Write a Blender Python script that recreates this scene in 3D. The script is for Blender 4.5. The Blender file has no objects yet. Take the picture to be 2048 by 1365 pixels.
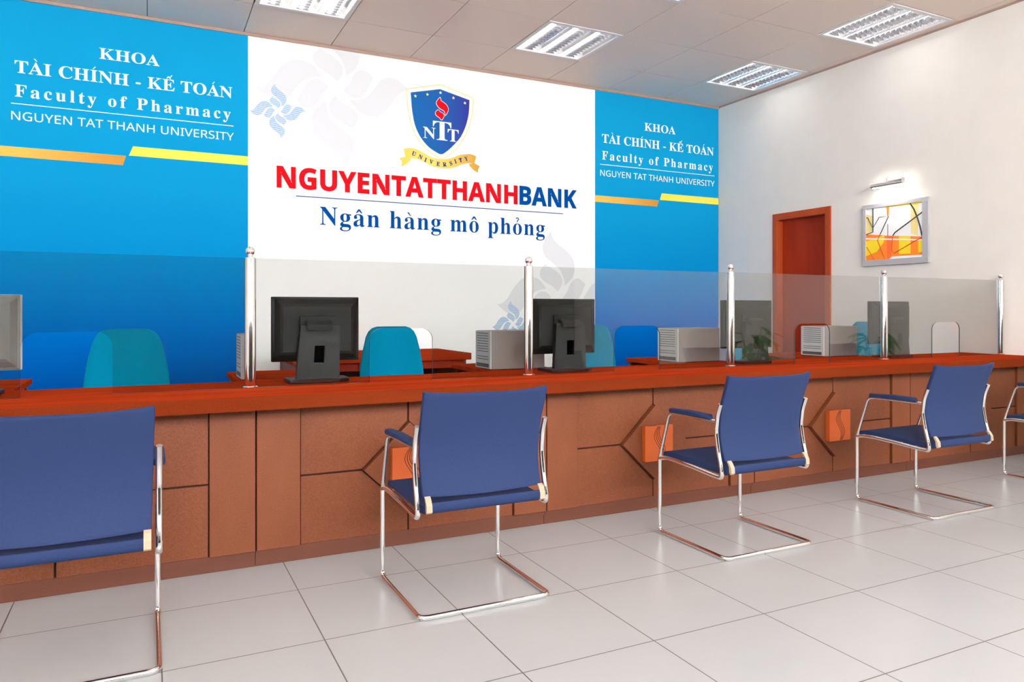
import bpy, bmesh, math, random
from mathutils import Vector, Matrix
random.seed(7)
PI = math.pi
scene = bpy.context.scene
COL = scene.collection

# ------------------------------------------------------------------ sizes of the room
YW = 7.043            # front face of the wall banners
YWALL = 7.062         # back wall
XR = 6.335            # right wall
XL = -4.2             # left wall
YF = -3.2             # front wall (behind the camera)
H = 3.663             # ceiling height
CT = 0.781            # ceiling tile pitch
CX0, CY0 = -0.007, 6.36
FT, FX0, FY0 = 0.5123, 0.5514, 3.1018   # floor tile pitch and offsets
PITCH = 1.4735        # one counter module
PX0 = 0.43            # first post
YPOST = 3.645
ZTOP = 0.783          # counter top

# ------------------------------------------------------------------ materials
def lin(c):
    c = c / 255.0
    return c / 12.92 if c <= 0.04045 else ((c + 0.055) / 1.055) ** 2.4
def rgb(r, g, b):
    return (lin(r), lin(g), lin(b), 1.0)

def new_mat(name):
    m = bpy.data.materials.new(name); m.use_nodes = True
    nt = m.node_tree
    b = nt.nodes.get('Principled BSDF')
    return m, nt, b

def mat(name, col, rough=0.5, metal=0.0, spec=0.5, emit=None, strength=0.0, noise=0.0, nscale=40.0):
    m, nt, b = new_mat(name)
    b.inputs['Base Color'].default_value = col
    b.inputs['Roughness'].default_value = rough
    b.inputs['Metallic'].default_value = metal
    b.inputs['Specular IOR Level'].default_value = spec
    if emit:
        b.inputs['Emission Color'].default_value = emit
        b.inputs['Emission Strength'].default_value = strength
    if noise:
        tc = nt.nodes.new('ShaderNodeTexCoord'); n = nt.nodes.new('ShaderNodeTexNoise')
        n.inputs['Scale'].default_value = nscale; n.inputs['Detail'].default_value = 4
        nt.links.new(tc.outputs['Object'], n.inputs['Vector'])
        r = nt.nodes.new('ShaderNodeValToRGB')
        lo = tuple(x * (1 - noise) for x in col[:3]) + (1,); hi = tuple(min(1, x * (1 + noise)) for x in col[:3]) + (1,)
        r.color_ramp.elements[0].position = .3; r.color_ramp.elements[1].position = .7
        r.color_ramp.elements[0].color = lo; r.color_ramp.elements[1].color = hi
        nt.links.new(n.outputs['Fac'], r.inputs['Fac']); nt.links.new(r.outputs['Color'], b.inputs['Base Color'])
    return m

def wood(name, c_lo, c_hi, rough=0.35, scale=(3, 3, 30), spec=0.5, fine=0.5):
    """veneer: long soft streaks plus a fine speckle"""
    m, nt, b = new_mat(name)
    tc = nt.nodes.new('ShaderNodeTexCoord'); mp = nt.nodes.new('ShaderNodeMapping')
    mp.inputs['Scale'].default_value = scale
    n1 = nt.nodes.new('ShaderNodeTexNoise'); n1.inputs['Scale'].default_value = 1.0; n1.inputs['Detail'].default_value = 5
    n2 = nt.nodes.new('ShaderNodeTexNoise'); n2.inputs['Scale'].default_value = 220; n2.inputs['Detail'].default_value = 2
    nt.links.new(tc.outputs['Object'], mp.inputs['Vector']); nt.links.new(mp.outputs['Vector'], n1.inputs['Vector'])
    nt.links.new(tc.outputs['Object'], n2.inputs['Vector'])
    mx = nt.nodes.new('ShaderNodeMix'); mx.data_type = 'FLOAT'; mx.inputs[0].default_value = fine
    nt.links.new(n1.outputs['Fac'], mx.inputs[2]); nt.links.new(n2.outputs['Fac'], mx.inputs[3])
    r = nt.nodes.new('ShaderNodeValToRGB')
    r.color_ramp.elements[0].position = .36; r.color_ramp.elements[1].position = .64
    r.color_ramp.elements[0].color = c_lo; r.color_ramp.elements[1].color = c_hi
    nt.links.new(mx.outputs[0], r.inputs['Fac']); nt.links.new(r.outputs['Color'], b.inputs['Base Color'])
    b.inputs['Roughness'].default_value = rough
    b.inputs['Specular IOR Level'].default_value = spec
    return m

def ramp_mat(name, axis, stops, rough=0.6, spec=0.2):
    """a printed gradient along one object axis: stops = [(coordinate, colour), ...]"""
    m, nt, b = new_mat(name)
    tc = nt.nodes.new('ShaderNodeTexCoord'); sx = nt.nodes.new('ShaderNodeSeparateXYZ')
    nt.links.new(tc.outputs['Object'], sx.inputs[0])
    a, z = stops[0][0], stops[-1][0]
    mr = nt.nodes.new('ShaderNodeMapRange'); mr.inputs['From Min'].default_value = a; mr.inputs['From Max'].default_value = z
    nt.links.new(sx.outputs[axis], mr.inputs['Value'])
    r = nt.nodes.new('ShaderNodeValToRGB'); e = r.color_ramp.elements
    while len(e) < len(stops): e.new(0.5)
    for k, (p, c) in enumerate(stops):
        e[k].position = (p - a) / (z - a); e[k].color = c
    nt.links.new(mr.outputs[0], r.inputs['Fac']); nt.links.new(r.outputs['Color'], b.inputs['Base Color'])
    b.inputs['Roughness'].default_value = rough; b.inputs['Specular IOR Level'].default_value = spec
    return m

M = {}
M['white_wall'] = mat('painted_wall', rgb(237, 231, 224), 0.85, noise=0.015, nscale=6, spec=0.2)
M['dark_wall'] = mat('dark_unseen_wall', rgb(44, 42, 41), 0.8)  # unseen wall, kept near black for what glass and chrome reflect
M['ceil'] = mat('ceiling_tile', rgb(240, 223, 210), 0.3, spec=0.15)
M['ceil_gap'] = mat('ceiling_gap', rgb(120, 112, 108), 0.8)
M['trim'] = mat('ceiling_trim_shaded', rgb(172, 142, 130), 0.6)  # brownish shading of the trim put into its colour
M['counter_top'] = wood('counter_top_veneer', rgb(146, 42, 18), rgb(162, 58, 26), 0.36, (0.9, 9, 9), fine=0.3, spec=0.0)
M['counter_front'] = wood('counter_front_veneer', rgb(108, 57, 35), rgb(134, 76, 47), 0.5, (3, 3, 1.2), fine=0.55, spec=0.25)
M['edge'] = wood('counter_edge_veneer', rgb(104, 38, 16), rgb(122, 48, 22), 0.5, (0.9, 9, 9), fine=0.45, spec=0.0)
M['plinth'] = wood('plinth_veneer', rgb(92, 46, 28), rgb(108, 56, 35), 0.5, (1.2, 3, 3), fine=0.5)
M['groove'] = mat('dark_groove', rgb(70, 30, 18), 0.7)
M['medal'] = wood('orange_plaque', rgb(190, 84, 26), rgb(198, 90, 30), 0.45, (4, 4, 4), fine=0.4)
M['door'] = wood('door_veneer', rgb(140, 38, 16), rgb(162, 50, 24), 0.45, (6, 6, 1.2), fine=0.25, spec=0.1)
M['doorframe'] = wood('door_frame_veneer', rgb(166, 66, 32), rgb(182, 78, 40), 0.45, (6, 6, 1.2), fine=0.3, spec=0.15)
M['chrome'] = mat('chrome', (0.93, 0.92, 0.91, 1), 0.07, 1.0)
M['blue'] = mat('blue_fabric', rgb(35, 50, 88), 0.75, spec=0.2, noise=0.05, nscale=160)
M['strap'] = mat('beige_strap', rgb(172, 152, 128), 0.5)
M['teal'] = mat('teal_fabric', rgb(0, 122, 156), 0.8, spec=0.03, noise=0.04, nscale=140)
M['black'] = mat('black_plastic', rgb(27, 26, 25), 0.5, spec=0.25)
M['black_soft'] = mat('black_plastic_soft', rgb(36, 35, 34), 0.45, spec=0.25)
M['hole'] = mat('black_recess', rgb(6, 6, 6), 0.9, spec=0.0)
M['silver'] = mat('silver_plastic', rgb(214, 208, 204), 0.5)
M['screen'] = mat('screen_black', rgb(20, 22, 26), 0.12)
M['case'] = mat('tower_case', rgb(160, 152, 149), 0.5)
M['case_front'] = mat('tower_front', rgb(206, 206, 206), 0.5)
M['vent'] = mat('vent_dark', rgb(92, 90, 88), 0.6)
M['white_metal'] = mat('white_metal', rgb(236, 234, 232), 0.3, spec=0.5)
M['reflector'] = mat('lamp_reflector', rgb(240, 240, 240), 0.18, 0.85)
M['louver'] = mat('lamp_louver', rgb(198, 198, 204), 0.12, 1.0)
M['tube'] = mat('fluorescent_tube', rgb(255, 255, 255), 0.5, emit=(1, 0.985, 0.965, 1), strength=6.0)
M['lampglow'] = mat('picture_lamp_glow', rgb(255, 255, 255), 0.5, emit=(1, 0.96, 0.88, 1), strength=50.0)
M['frame'] = mat('picture_frame_grey', rgb(190, 189, 192), 0.4, 0.2)
M['ink_white'] = mat('ink_white', rgb(252, 252, 252), 0.6, spec=0.1)
M['ink_red'] = mat('ink_red', rgb(218, 20, 30), 0.8, spec=0.02)
M['ink_blue'] = mat('ink_blue', rgb(2, 74, 150), 0.8, spec=0.02)
M['ink_navy'] = mat('ink_navy', rgb(16, 62, 130), 0.6, spec=0.1)
M['ink_gold_line'] = mat('ink_gold_line', rgb(245, 222, 110), 0.6, spec=0.1)
M['ink_star'] = mat('ink_star', rgb(252, 236, 140), 0.6, spec=0.1)
M['ink_yellow'] = mat('ink_yellow', rgb(255, 232, 90), 0.6, spec=0.1)
M['board_white'] = mat('board_white', rgb(253, 253, 253), 0.7, spec=0.1)
M['ornament'] = mat('ornament_pale', rgb(231, 232, 236), 0.7, spec=0.1)
M['art_yellow'] = mat('art_yellow', rgb(255, 224, 20), 0.5); M['art_orange'] = mat('art_orange', rgb(255, 140, 26), 0.5)
M['art_deep'] = mat('art_deep_orange', rgb(250, 110, 30), 0.5); M['art_cream'] = mat('art_cream', rgb(246, 226, 150), 0.5)
M['art_line'] = mat('art_line', rgb(44, 52, 60), 0.5); M['art_brown'] = mat('art_brown', rgb(206, 74, 26), 0.5)
M['leaf'] = mat('leaf_green', rgb(86, 150, 60), 0.45, noise=0.25, nscale=9)
M['stem'] = mat('stem_green', rgb(96, 110, 56), 0.6)
M['pot'] = mat('plant_pot', rgb(200, 196, 190), 0.4)
M['soil'] = mat('soil', rgb(60, 44, 34), 0.9)
M['rubber'] = mat('black_rubber', rgb(30, 30, 30), 0.7)

BLUES = [(0.0, rgb(0, 72, 146)), (0.55, rgb(0, 86, 172)), (1.0, rgb(0, 104, 186)), (1.6, rgb(8, 136, 198)), (2.2, rgb(16, 149, 203)), (2.9, rgb(20, 157, 207)), (3.66, rgb(20, 157, 207))]
M['banner_blue'] = ramp_mat('banner_blue', 2, BLUES, 0.9, 0.02)
M['gold_bar'] = ramp_mat('gold_bar', 0, [(-0.95, rgb(240, 188, 84)), (-0.3, rgb(214, 150, 56)), (0.0, rgb(200, 136, 46))])
M['shield_blue'] = ramp_mat('shield_blue', 0, [(2.34, rgb(0, 98, 172)), (2.66, rgb(8, 90, 166)), (2.99, rgb(44, 48, 150))])
M['ribbon_gold'] = ramp_mat('ribbon_gold', 0, [(2.23, rgb(240, 206, 92)), (2.6, rgb(246, 220, 110)), (3.1, rgb(208, 150, 50))])

def dotted_mat():
    m, nt, b = new_mat('ornament_hatched')
    tc = nt.nodes.new('ShaderNodeTexCoord'); w = nt.nodes.new('ShaderNodeTexWave')
    w.bands_direction = 'Z'; w.inputs['Scale'].default_value = 34.0; w.inputs['Distortion'].default_value = 1.0; w.inputs['Detail Scale'].default_value = 6
    r = nt.nodes.new('ShaderNodeValToRGB'); r.color_ramp.elements[0].color = rgb(92, 156, 210); r.color_ramp.elements[1].color = rgb(240, 244, 249)
    r.color_ramp.elements[0].position = .35; r.color_ramp.elements[1].position = .6
    nt.links.new(tc.outputs['Object'], w.inputs['Vector']); nt.links.new(w.outputs['Fac'], r.inputs['Fac']); nt.links.new(r.outputs['Color'], b.inputs['Base Color'])
    b.inputs['Roughness'].default_value = .7; b.inputs['Specular IOR Level'].default_value = .1
    return m
M['hatched'] = dotted_mat()

def floor_mat():
    m, nt, b = new_mat('floor_tiles')
    tc = nt.nodes.new('ShaderNodeTexCoord'); sx = nt.nodes.new('ShaderNodeSeparateXYZ'); nt.links.new(tc.outputs['Object'], sx.inputs[0])
    def mth(op, a, bb=None):
        n = nt.nodes.new('ShaderNodeMath'); n.operation = op
        for i, v in enumerate((a, bb)):
            if v is None: continue
            if isinstance(v, (int, float)): n.inputs[i].default_value = v
            else: nt.links.new(v, n.inputs[i])
        return n.outputs[0]
    ds = []
    for ax, o0 in ((0, FX0), (1, FY0)):
        q = mth('DIVIDE', mth('SUBTRACT', sx.outputs[ax], o0 - 100 * FT), FT)
        fr = mth('FRACT', q)
        ds.append(mth('MINIMUM', fr, mth('SUBTRACT', 1.0, fr)))
    dmin = mth('MINIMUM', ds[0], ds[1])
    line = mth('LESS_THAN', dmin, 0.0042)
    n = nt.nodes.new('ShaderNodeTexNoise'); n.inputs['Scale'].default_value = 1.3; n.inputs['Detail'].default_value = 3
    nt.links.new(tc.outputs['Object'], n.inputs['Vector'])
    r = nt.nodes.new('ShaderNodeValToRGB'); r.color_ramp.elements[0].color = rgb(173, 173, 174); r.color_ramp.elements[1].color = rgb(183, 183, 184)
    nt.links.new(n.outputs['Fac'], r.inputs['Fac'])
    mx = nt.nodes.new('ShaderNodeMix'); mx.data_type = 'RGBA'
    nt.links.new(line, mx.inputs[0]); nt.links.new(r.outputs['Color'], mx.inputs[6]); mx.inputs[7].default_value = rgb(98, 88, 85)
    nt.links.new(mx.outputs[2], b.inputs['Base Color'])
    b.inputs['Roughness'].default_value = 0.28; b.inputs['Specular IOR Level'].default_value = 0.3
    return m
M['floor'] = floor_mat()

def glass_mat(name, tint, base, power_scale):
    m = bpy.data.materials.new(name); m.use_nodes = True; nt = m.node_tree; nt.nodes.clear()
    out = nt.nodes.new('ShaderNodeOutputMaterial'); mix = nt.nodes.new('ShaderNodeMixShader')
    tr = nt.nodes.new('ShaderNodeBsdfTransparent'); tr.inputs[0].default_value = tint
    gl = nt.nodes.new('ShaderNodeBsdfGlossy'); gl.inputs['Roughness'].default_value = 0.0; gl.inputs[0].default_value = (.95, .97, .97, 1)
    lw = nt.nodes.new('ShaderNodeLayerWeight'); lw.inputs['Blend'].default_value = 0.5
    p = nt.nodes.new('ShaderNodeMath'); p.operation = 'POWER'; p.inputs[1].default_value = 3.0
    nt.links.new(lw.outputs['Facing'], p.inputs[0])
    k = nt.nodes.new('ShaderNodeMath'); k.operation = 'MULTIPLY_ADD'; k.inputs[1].default_value = power_scale; k.inputs[2].default_value = base
    nt.links.new(p.outputs[0], k.inputs[0])
    nt.links.new(k.outputs[0], mix.inputs[0]); nt.links.new(tr.outputs[0], mix.inputs[1]); nt.links.new(gl.outputs[0], mix.inputs[2])
    nt.links.new(mix.outputs[0], out.inputs[0])
    return m
M['glass'] = glass_mat('screen_glass', (0.885, 0.892, 0.88, 1), 0.03, 1.25)
M['glass_edge'] = mat('polished_glass_edge', rgb(70, 84, 80), 0.15)
M['pane'] = glass_mat('window_glass', (0.97, 0.98, 0.98, 1), 0.03, 0.4)

# ------------------------------------------------------------------ mesh helper
class MB:
    """collects shapes, then links them as ONE mesh object"""
    def __init__(s): s.v = []; s.f = []
    def add(s, verts, faces):
        b = len(s.v); s.v += [tuple(p) for p in verts]; s.f += [tuple(b + i for i in f) for f in faces]; return s
    def box(s, x0, x1, y0, y1, z0, z1):
        v = [(x0, y0, z0), (x1, y0, z0), (x1, y1, z0), (x0, y1, z0), (x0, y0, z1), (x1, y0, z1), (x1, y1, z1), (x0, y1, z1)]
        return s.add(v, [(0, 3, 2, 1), (4, 5, 6, 7), (0, 1, 5, 4), (1, 2, 6, 5), (2, 3, 7, 6), (3, 0, 4, 7)])
    def loft(s, rings, caps=True):
        n = len(rings[0]); vs = [p for r in rings for p in r]; fs = []
        for k in range(len(rings) - 1):
            for i in range(n):
                j = (i + 1) % n; fs.append((k * n + i, k * n + j, (k + 1) * n + j, (k + 1) * n + i))
        if caps: fs += [tuple(range(n - 1, -1, -1)), tuple((len(rings) - 1) * n + i for i in range(n))]
        return s.add(vs, fs)
    def prism(s, poly, axis, a, b):
        """poly: 2-D outline in the two other axes (x-y, x-z or y-z); extruded along axis from a to b"""
        def P(p, t): return (t, p[0], p[1]) if axis == 0 else (p[0], t, p[1]) if axis == 1 else (p[0], p[1], t)
        return s.loft([[P(p, a) for p in poly], [P(p, b) for p in poly]])
    def lathe(s, prof, c=(0, 0, 0), n=24, axis=2):
        rings = []
        for r, t in prof:
            ring = []
            for i in range(n):
                a = 2 * PI * i / n; u, w = r * math.cos(a), r * math.sin(a)
                ring.append((c[0] + u, c[1] + w, c[2] + t) if axis == 2 else (c[0] + t, c[1] + u, c[2] + w) if axis == 0 else (c[0] + w, c[1] + t, c[2] + u))
            rings.append(ring)
        return s.loft(rings)
    def tube(s, pts, r, n=10, closed=False):
        pts = [Vector(p) for p in pts]; m = len(pts); rings = []
        up = None
        for i, p in enumerate(pts):
            if closed: t = (pts[(i + 1) % m] - pts[i - 1]).normalized()
            else: t = (pts[min(i + 1, m - 1)] - pts[max(i - 1, 0)]).normalized()
            if up is None:
                up = Vector((0, 0, 1)) if abs(t.z) < .9 else Vector((1, 0, 0))
            up = (up - t * up.dot(t)).normalized(); sd = t.cross(up)
            rr = r[i] if isinstance(r, (list, tuple)) else r
            rings.append([p + (up * math.cos(2 * PI * k / n) + sd * math.sin(2 * PI * k / n)) * rr for k in range(n)])
        if closed: rings.append(rings[0])
        return s.loft(rings, not closed)
    def flat(s, poly, y):
        """printed shape on a board facing -Y: outline in x-z"""
        if area2(poly) < 0: poly = poly[::-1]
        return s.add([(p[0], y, p[1]) for p in poly], [tuple(range(len(poly)))])
    def build(s, name, material, parent=None, smooth=False, bevel=0.0, seg=2, loc=None, mats=None):
        me = bpy.data.meshes.new(name)
        me.from_pydata(s.v, [], s.f); me.update()
        bm = bmesh.new(); bm.from_mesh(me)
        if not s.__dict__.get('keep'): bmesh.ops.recalc_face_normals(bm, faces=bm.faces)
        bm.to_mesh(me); bm.free()
        me.materials.append(material)
        if smooth:
            me.polygons.foreach_set('use_smooth', [True] * len(me.polygons)); me.update()
        o = bpy.data.objects.new(name, me); COL.objects.link(o)
        if parent is not None: o.parent = parent
        if loc: o.location = loc
        if bevel:
            md = o.modifiers.new('bevel', 'BEVEL'); md.width = bevel; md.segments = seg; md.limit_method = 'ANGLE'; md.angle_limit = math.radians(40)
        if smooth:
            md = o.modifiers.new('split', 'EDGE_SPLIT'); md.split_angle = math.radians(38)
        return o

def area2(p): return sum(p[i][0] * p[(i + 1) % len(p)][1] - p[(i + 1) % len(p)][0] * p[i][1] for i in range(len(p)))

def fillet(pts, r, n=6):
    """round the corners of a polyline"""
    pts = [Vector(p) for p in pts]; out = [pts[0]]
    for i in range(1, len(pts) - 1):
        a, b, c = pts[i - 1], pts[i], pts[i + 1]
        rr = r[i] if isinstance(r, (list, tuple)) else r
        d1, d2 = (a - b), (c - b); k = min(rr, d1.length * .49, d2.length * .49)
        p0, p1 = b + d1.normalized() * k, b + d2.normalized() * k
        for j in range(n + 1):
            t = j / n; out.append((1 - t) ** 2 * p0 + 2 * t * (1 - t) * b + t * t * p1)
    out.append(pts[-1]); return out

def spline(pts, n=6, closed=False):
    """Catmull-Rom through 2-D or 3-D points"""
    out = []; m = len(pts)
    for i in range(m if closed else m - 1):
        if closed: p = [pts[(i + k) % m] for k in (-1, 0, 1, 2)]
        else: p = [pts[max(i - 1, 0)], pts[i], pts[i + 1], pts[min(i + 2, m - 1)]]
        for j in range(n):
            t = j / n
            out.append(tuple(.5 * (2 * b + (c - a) * t + (2 * a - 5 * b + 4 * c - d) * t * t + (3 * b - a - 3 * c + d) * t ** 3) for a, b, c, d in zip(*p)))
    if not closed: out.append(tuple(pts[-1]))
    return out

def rrect(x0, x1, z0, z1, r, n=5):
    p = []
    for cx, cz, a0 in ((x1 - r, z0 + r, -PI / 2), (x1 - r, z1 - r, 0), (x0 + r, z1 - r, PI / 2), (x0 + r, z0 + r, PI)):
        for i in range(n + 1):
            a = a0 + PI / 2 * i / n; p.append((cx + r * math.cos(a), cz + r * math.sin(a)))
    return p

def thing(name, label, cat, loc=(0, 0, 0), group=None, rz=0.0):
    o = bpy.data.objects.new(name, None); COL.objects.link(o)
    o.empty_display_size = 0.1
    o.location = loc; o.rotation_euler = (0, 0, rz); o['label'] = label; o['category'] = cat
    if group: o['group'] = group
    return o
def tag(o, label, cat, group=None):
    o['label'] = label; o['category'] = cat
    if group: o['group'] = group
    return o
def struct(o):
    o['kind'] = 'structure'; return o
def dup(root, loc, label=None, rz=None):
    """a copy of a thing with copies of its parts and sub-parts"""
    r = root.copy(); COL.objects.link(r); r.location = loc
    if rz is not None: r.rotation_euler = (0, 0, rz)
    if label: r['label'] = label
    for ch in list(root.children):
        c = ch.copy(); COL.objects.link(c); c.parent = r
        for g in list(ch.children):
            d = g.copy(); COL.objects.link(d); d.parent = c
    return r

# ------------------------------------------------------------------ lettering
SERIF = {}
for i in range(26):
    SERIF[chr(65 + i)] = chr(0x1D400 + i); SERIF[chr(97 + i)] = chr(0x1D41A + i)
SANS = {}
for i in range(26): SANS[chr(65 + i)] = chr(0x1D5A0 + i); SANS[chr(97 + i)] = chr(0x1D5BA + i)
SANSB = {}
for i in range(26):
    SANSB[chr(65 + i)] = chr(0x1D5D4 + i); SANSB[chr(97 + i)] = chr(0x1D5EE + i)
def font_mesh(s, spacing=1.0, bold=0.0):
    c = bpy.data.curves.new('lettering', 'FONT'); c.body = s; c.resolution_u = 3; c.space_character = spacing; c.offset = bold
    o = bpy.data.objects.new('lettering', c); COL.objects.link(o)
    dg = bpy.context.evaluated_depsgraph_get()
    me = bpy.data.meshes.new_from_object(o.evaluated_get(dg))
    v = [(p.co.x, p.co.y) for p in me.vertices]; f = [tuple(p.vertices) for p in me.polygons]
    bpy.data.objects.remove(o); bpy.data.curves.remove(c); bpy.data.meshes.remove(me)
    return v, f
def accent(kind, cx, top, s):
    """little marks above a letter, drawn as outlines; s = size"""
    if kind == 'grave': return [[(cx - .17 * s, top + .30 * s), (cx - .05 * s, top + .30 * s), (cx + .10 * s, top + .07 * s), (cx + .04 * s, top + .07 * s)]]
    if kind == 'acute': return [[(cx + .17 * s, top + .30 * s), (cx - .04 * s, top + .07 * s), (cx - .10 * s, top + .07 * s), (cx + .05 * s, top + .30 * s)]]
    if kind == 'circ': return [[(cx - .20 * s, top + .06 * s), (cx - .13 * s, top + .06 * s), (cx, top + .18 * s), (cx + .13 * s, top + .06 * s), (cx + .20 * s, top + .06 * s), (cx + .06 * s, top + .29 * s), (cx - .06 * s, top + .29 * s)]]
    if kind == 'circacute': return accent('circ', cx, top, s) + [[(cx + .34 * s, top + .42 * s), (cx + .16 * s, top + .20 * s), (cx + .11 * s, top + .20 * s), (cx + .22 * s, top + .42 * s)]]
    if kind == 'hook':
        pts = [(-.10, .30), (-.04, .37), (.05, .36), (.09, .29), (.05, .22), (0, .18), (-.01, .08)]
        o = [(cx + (x) * s, top + y * s) for x, y in pts]; w = .035 * s
        out = []
        for i in range(len(o)):
            a, b = Vector(o[max(i - 1, 0)]), Vector(o[min(i + 1, len(o) - 1)]); t = (b - a).normalized(); nn = Vector((-t.y, t.x)) * w
            out.append((Vector(o[i]) + nn, Vector(o[i]) - nn))
        return [[tuple(p[0]) for p in out] + [tuple(p[1]) for p in reversed(out)]]
def lettering(mb, text, x0, x1, base, cap, y, style=None, accents=None, spacing=1.0, bold=0.0):
    """set a line of text between x0 and x1 on the baseline with the given capital height"""
    tr = (lambda t: ''.join((style or {}).get(ch, ch) for ch in t))
    v, f = font_mesh(tr(text), spacing, bold)
    capv, _ = font_mesh(tr('H')); ch = max(p[1] for p in capv)
    a, b = min(p[0] for p in v), max(p[0] for p in v)
    sx, sz = (x1 - x0) / (b - a), cap / ch
    mb.add([(x0 + (p[0] - a) * sx, y, base + p[1] * sz) for p in v], f)
    for idx, kind in (accents or {}).items():
        pv, _ = font_mesh(tr(text[:idx + 1]), spacing); gv, _ = font_mesh(tr(text[idx]))
        right = max(p[0] for p in pv); w = max(p[0] for p in gv) - min(p[0] for p in gv)
        if kind == 'none': continue
        cx = x0 + (right - w / 2 - a) * sx; top = base + max(p[1] for p in gv) * sz
        for poly in accent(kind, cx, top, ch * sz * 0.95): mb.flat(poly, y)
def clip(poly, axis, lim, keep_below=True):
    out = []; s = 1 if keep_below else -1
    for i in range(len(poly)):
        p, q = poly[i], poly[(i + 1) % len(poly)]; ip, iq = s * p[axis] <= s * lim, s * q[axis] <= s * lim
        if ip: out.append(p)
        if ip != iq:
            t = (lim - p[axis]) / (q[axis] - p[axis]); out.append(tuple(a + (b - a) * t for a, b in zip(p, q)))
    return out
def fan(mb, poly, y):
    if len(poly) >= 3: mb.flat(poly, y)

# ------------------------------------------------------------------ the room shell
o = MB().box(XL, XR + .3, YF, YWALL + .2, -0.1, 0.0).build('floor', M['floor']); struct(o)
lights = [(i, j) for i in (-5, -2, 1, 4, 7) for j in (0, 2, 4, 6, 8, 10)]     # (column, row) of the lay-in luminaires
def cell(i, j): return CX0 + i * CT, CX0 + (i + 1) * CT, CY0 - (j + 1) * CT, CY0 - j * CT
mb = MB()
g = 0.0035
for i in range(-6, 9):
    for j in range(-1, 13):
        if (i, j) in lights: continue
        x0, x1, y0, y1 = cell(i, j)
        x0, x1, y0, y1 = max(x0 + g, XL), min(x1 - g, XR), max(y0 + g, YF), min(y1 - g, YWALL)
        if x1 - x0 > .01 and y1 - y0 > .01: mb.box(x0, x1, y0, y1, H, H + .012)
ceil = struct(mb.build('ceiling', M['ceil']))
struct(MB().box(XL - .2, XR + .3, YF - .2, YWALL + .2, H + .14, H + .2).build('ceiling_void', M['ceil_gap'], ceil))
mb = MB()
for i in range(-6, 10):
    mb.box(CX0 + i * CT - .012, CX0 + i * CT + .012, YF, YWALL, H + .013, H + .016)
for j in range(-1, 14):
    yy = CY0 - j * CT; mb.box(XL, XR, yy - .012, yy + .012, H + .017, H + .02)
struct(mb.build('ceiling_grid', M['ceil_gap'], ceil))
struct(MB().box(XL - .2, XR + .3, YWALL, YWALL + .2, 0, H + .15).build('wall_back', M['white_wall']))
struct(MB().box(XL - .2, XL, YF, YWALL, 0, H + .15).build('wall_left', M['white_wall']))
DY0, DY1, DZ = 5.425, 6.105, 2.165        # door opening in the right wall
mb = MB().box(XR, XR + .2, YF, DY0, 0, H + .15).box(XR, XR + .2, DY1, YWALL, 0, H + .15).box(XR, XR + .2, DY0, DY1, DZ, H + .15)
struct(mb.build('wall_right', M['white_wall']))
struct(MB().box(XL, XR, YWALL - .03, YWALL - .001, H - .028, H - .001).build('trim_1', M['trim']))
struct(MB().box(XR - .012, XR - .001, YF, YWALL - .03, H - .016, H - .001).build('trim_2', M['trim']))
# unseen wall behind the camera: solid, dark for reflections; high windows added for light
WZ0, WZ1 = 1.95, 3.45
mb = MB().box(XL - .2, XR + .3, YF - .2, YF, 0, WZ0).box(XL - .2, XR + .3, YF - .2, YF, WZ1, H + .15)
wx = [XL + .3 + k * (XR - XL - .6 + .16) / 5 for k in range(6)]
xs = []
for k in range(5): xs.append((wx[k], wx[k + 1] - .16))
prev = XL - .2
for a, b in xs: mb.box(prev, a, YF - .2, YF, WZ0, WZ1); prev = b
mb.box(prev, XR + .3, YF - .2, YF, WZ0, WZ1)
struct(mb.build('wall_front', M['dark_wall']))
for k, (a, b) in enumerate(xs):
    fr = MB().box(a, b, YF - .12, YF - .06, WZ0, WZ0 + .05).box(a, b, YF - .12, YF - .06, WZ1 - .05, WZ1).box(a, a + .05, YF - .12, YF - .06, WZ0 + .05, WZ1 - .05).box(b - .05, b, YF - .12, YF - .06, WZ0 + .05, WZ1 - .05).build('window_%d' % (k + 1), M['rubber'])
    struct(fr)
    MB().box(a + .05, b - .05, YF - .092, YF - .088, WZ0 + .05, WZ1 - .05).build('pane', M['pane'], fr)
# door in the right wall
d = struct(MB().box(XR - .018, XR + .11, DY0 - .055, DY0 + .012, 0, DZ + .062).box(XR - .018, XR + .11, DY1 - .012, DY1 + .05, 0, DZ + .062).box(XR - .018, XR + .11, DY0 + .012, DY1 - .012, DZ - .012, DZ + .062).build('door_1', M['doorframe'], bevel=.003))
struct(MB().box(XR + .075, XR + .115, DY0 + .012, DY1 - .012, 0.005, DZ - .012).build('door_leaf', M['door'], d))

# ------------------------------------------------------------------ wall banners
Y0, Y1, Y2, Y3, Y4, Y5 = YW, YW - .0008, YW - .0016, YW - .0024, YW - .0032, YW - .004
def banner_text(root, dx, ex, first):
    L = lambda name: None
    def part(text, x0, x1, base, cap, style, acc=None, sp=1.0):
        mb = MB(); mb.keep = True
        lettering(mb, text, x0, x1, base, cap, Y1, style, acc, sp)
        return mb.build('lettering', M['ink_white'], root)
    part('KHOA', -.366 + dx, .088 + dx, 3.252, .090, SERIF)
    part('TAI CHINH - KE TOAN', -.957 + dx, .678 + dx, 3.052, .097, SERIF, {1: 'grave', 6: 'acute', 13: 'circacute', 17: 'acute'})
    part('Faculty of Pharmacy', -.955 + dx, .664 + dx, 2.860, .096, SERIF, None, 1.32)
    part('NGUYEN TAT THANH UNIVERSITY', -.980 + dx, .690 + dx, 2.672, .068, SANS)
    MB().flat([(-.982 + dx, 2.800), (.688 + dx, 2.800), (.688 + dx, 2.806), (-.982 + dx, 2.806)], Y1).build('rule_line', M['ink_white'], root)

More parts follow.
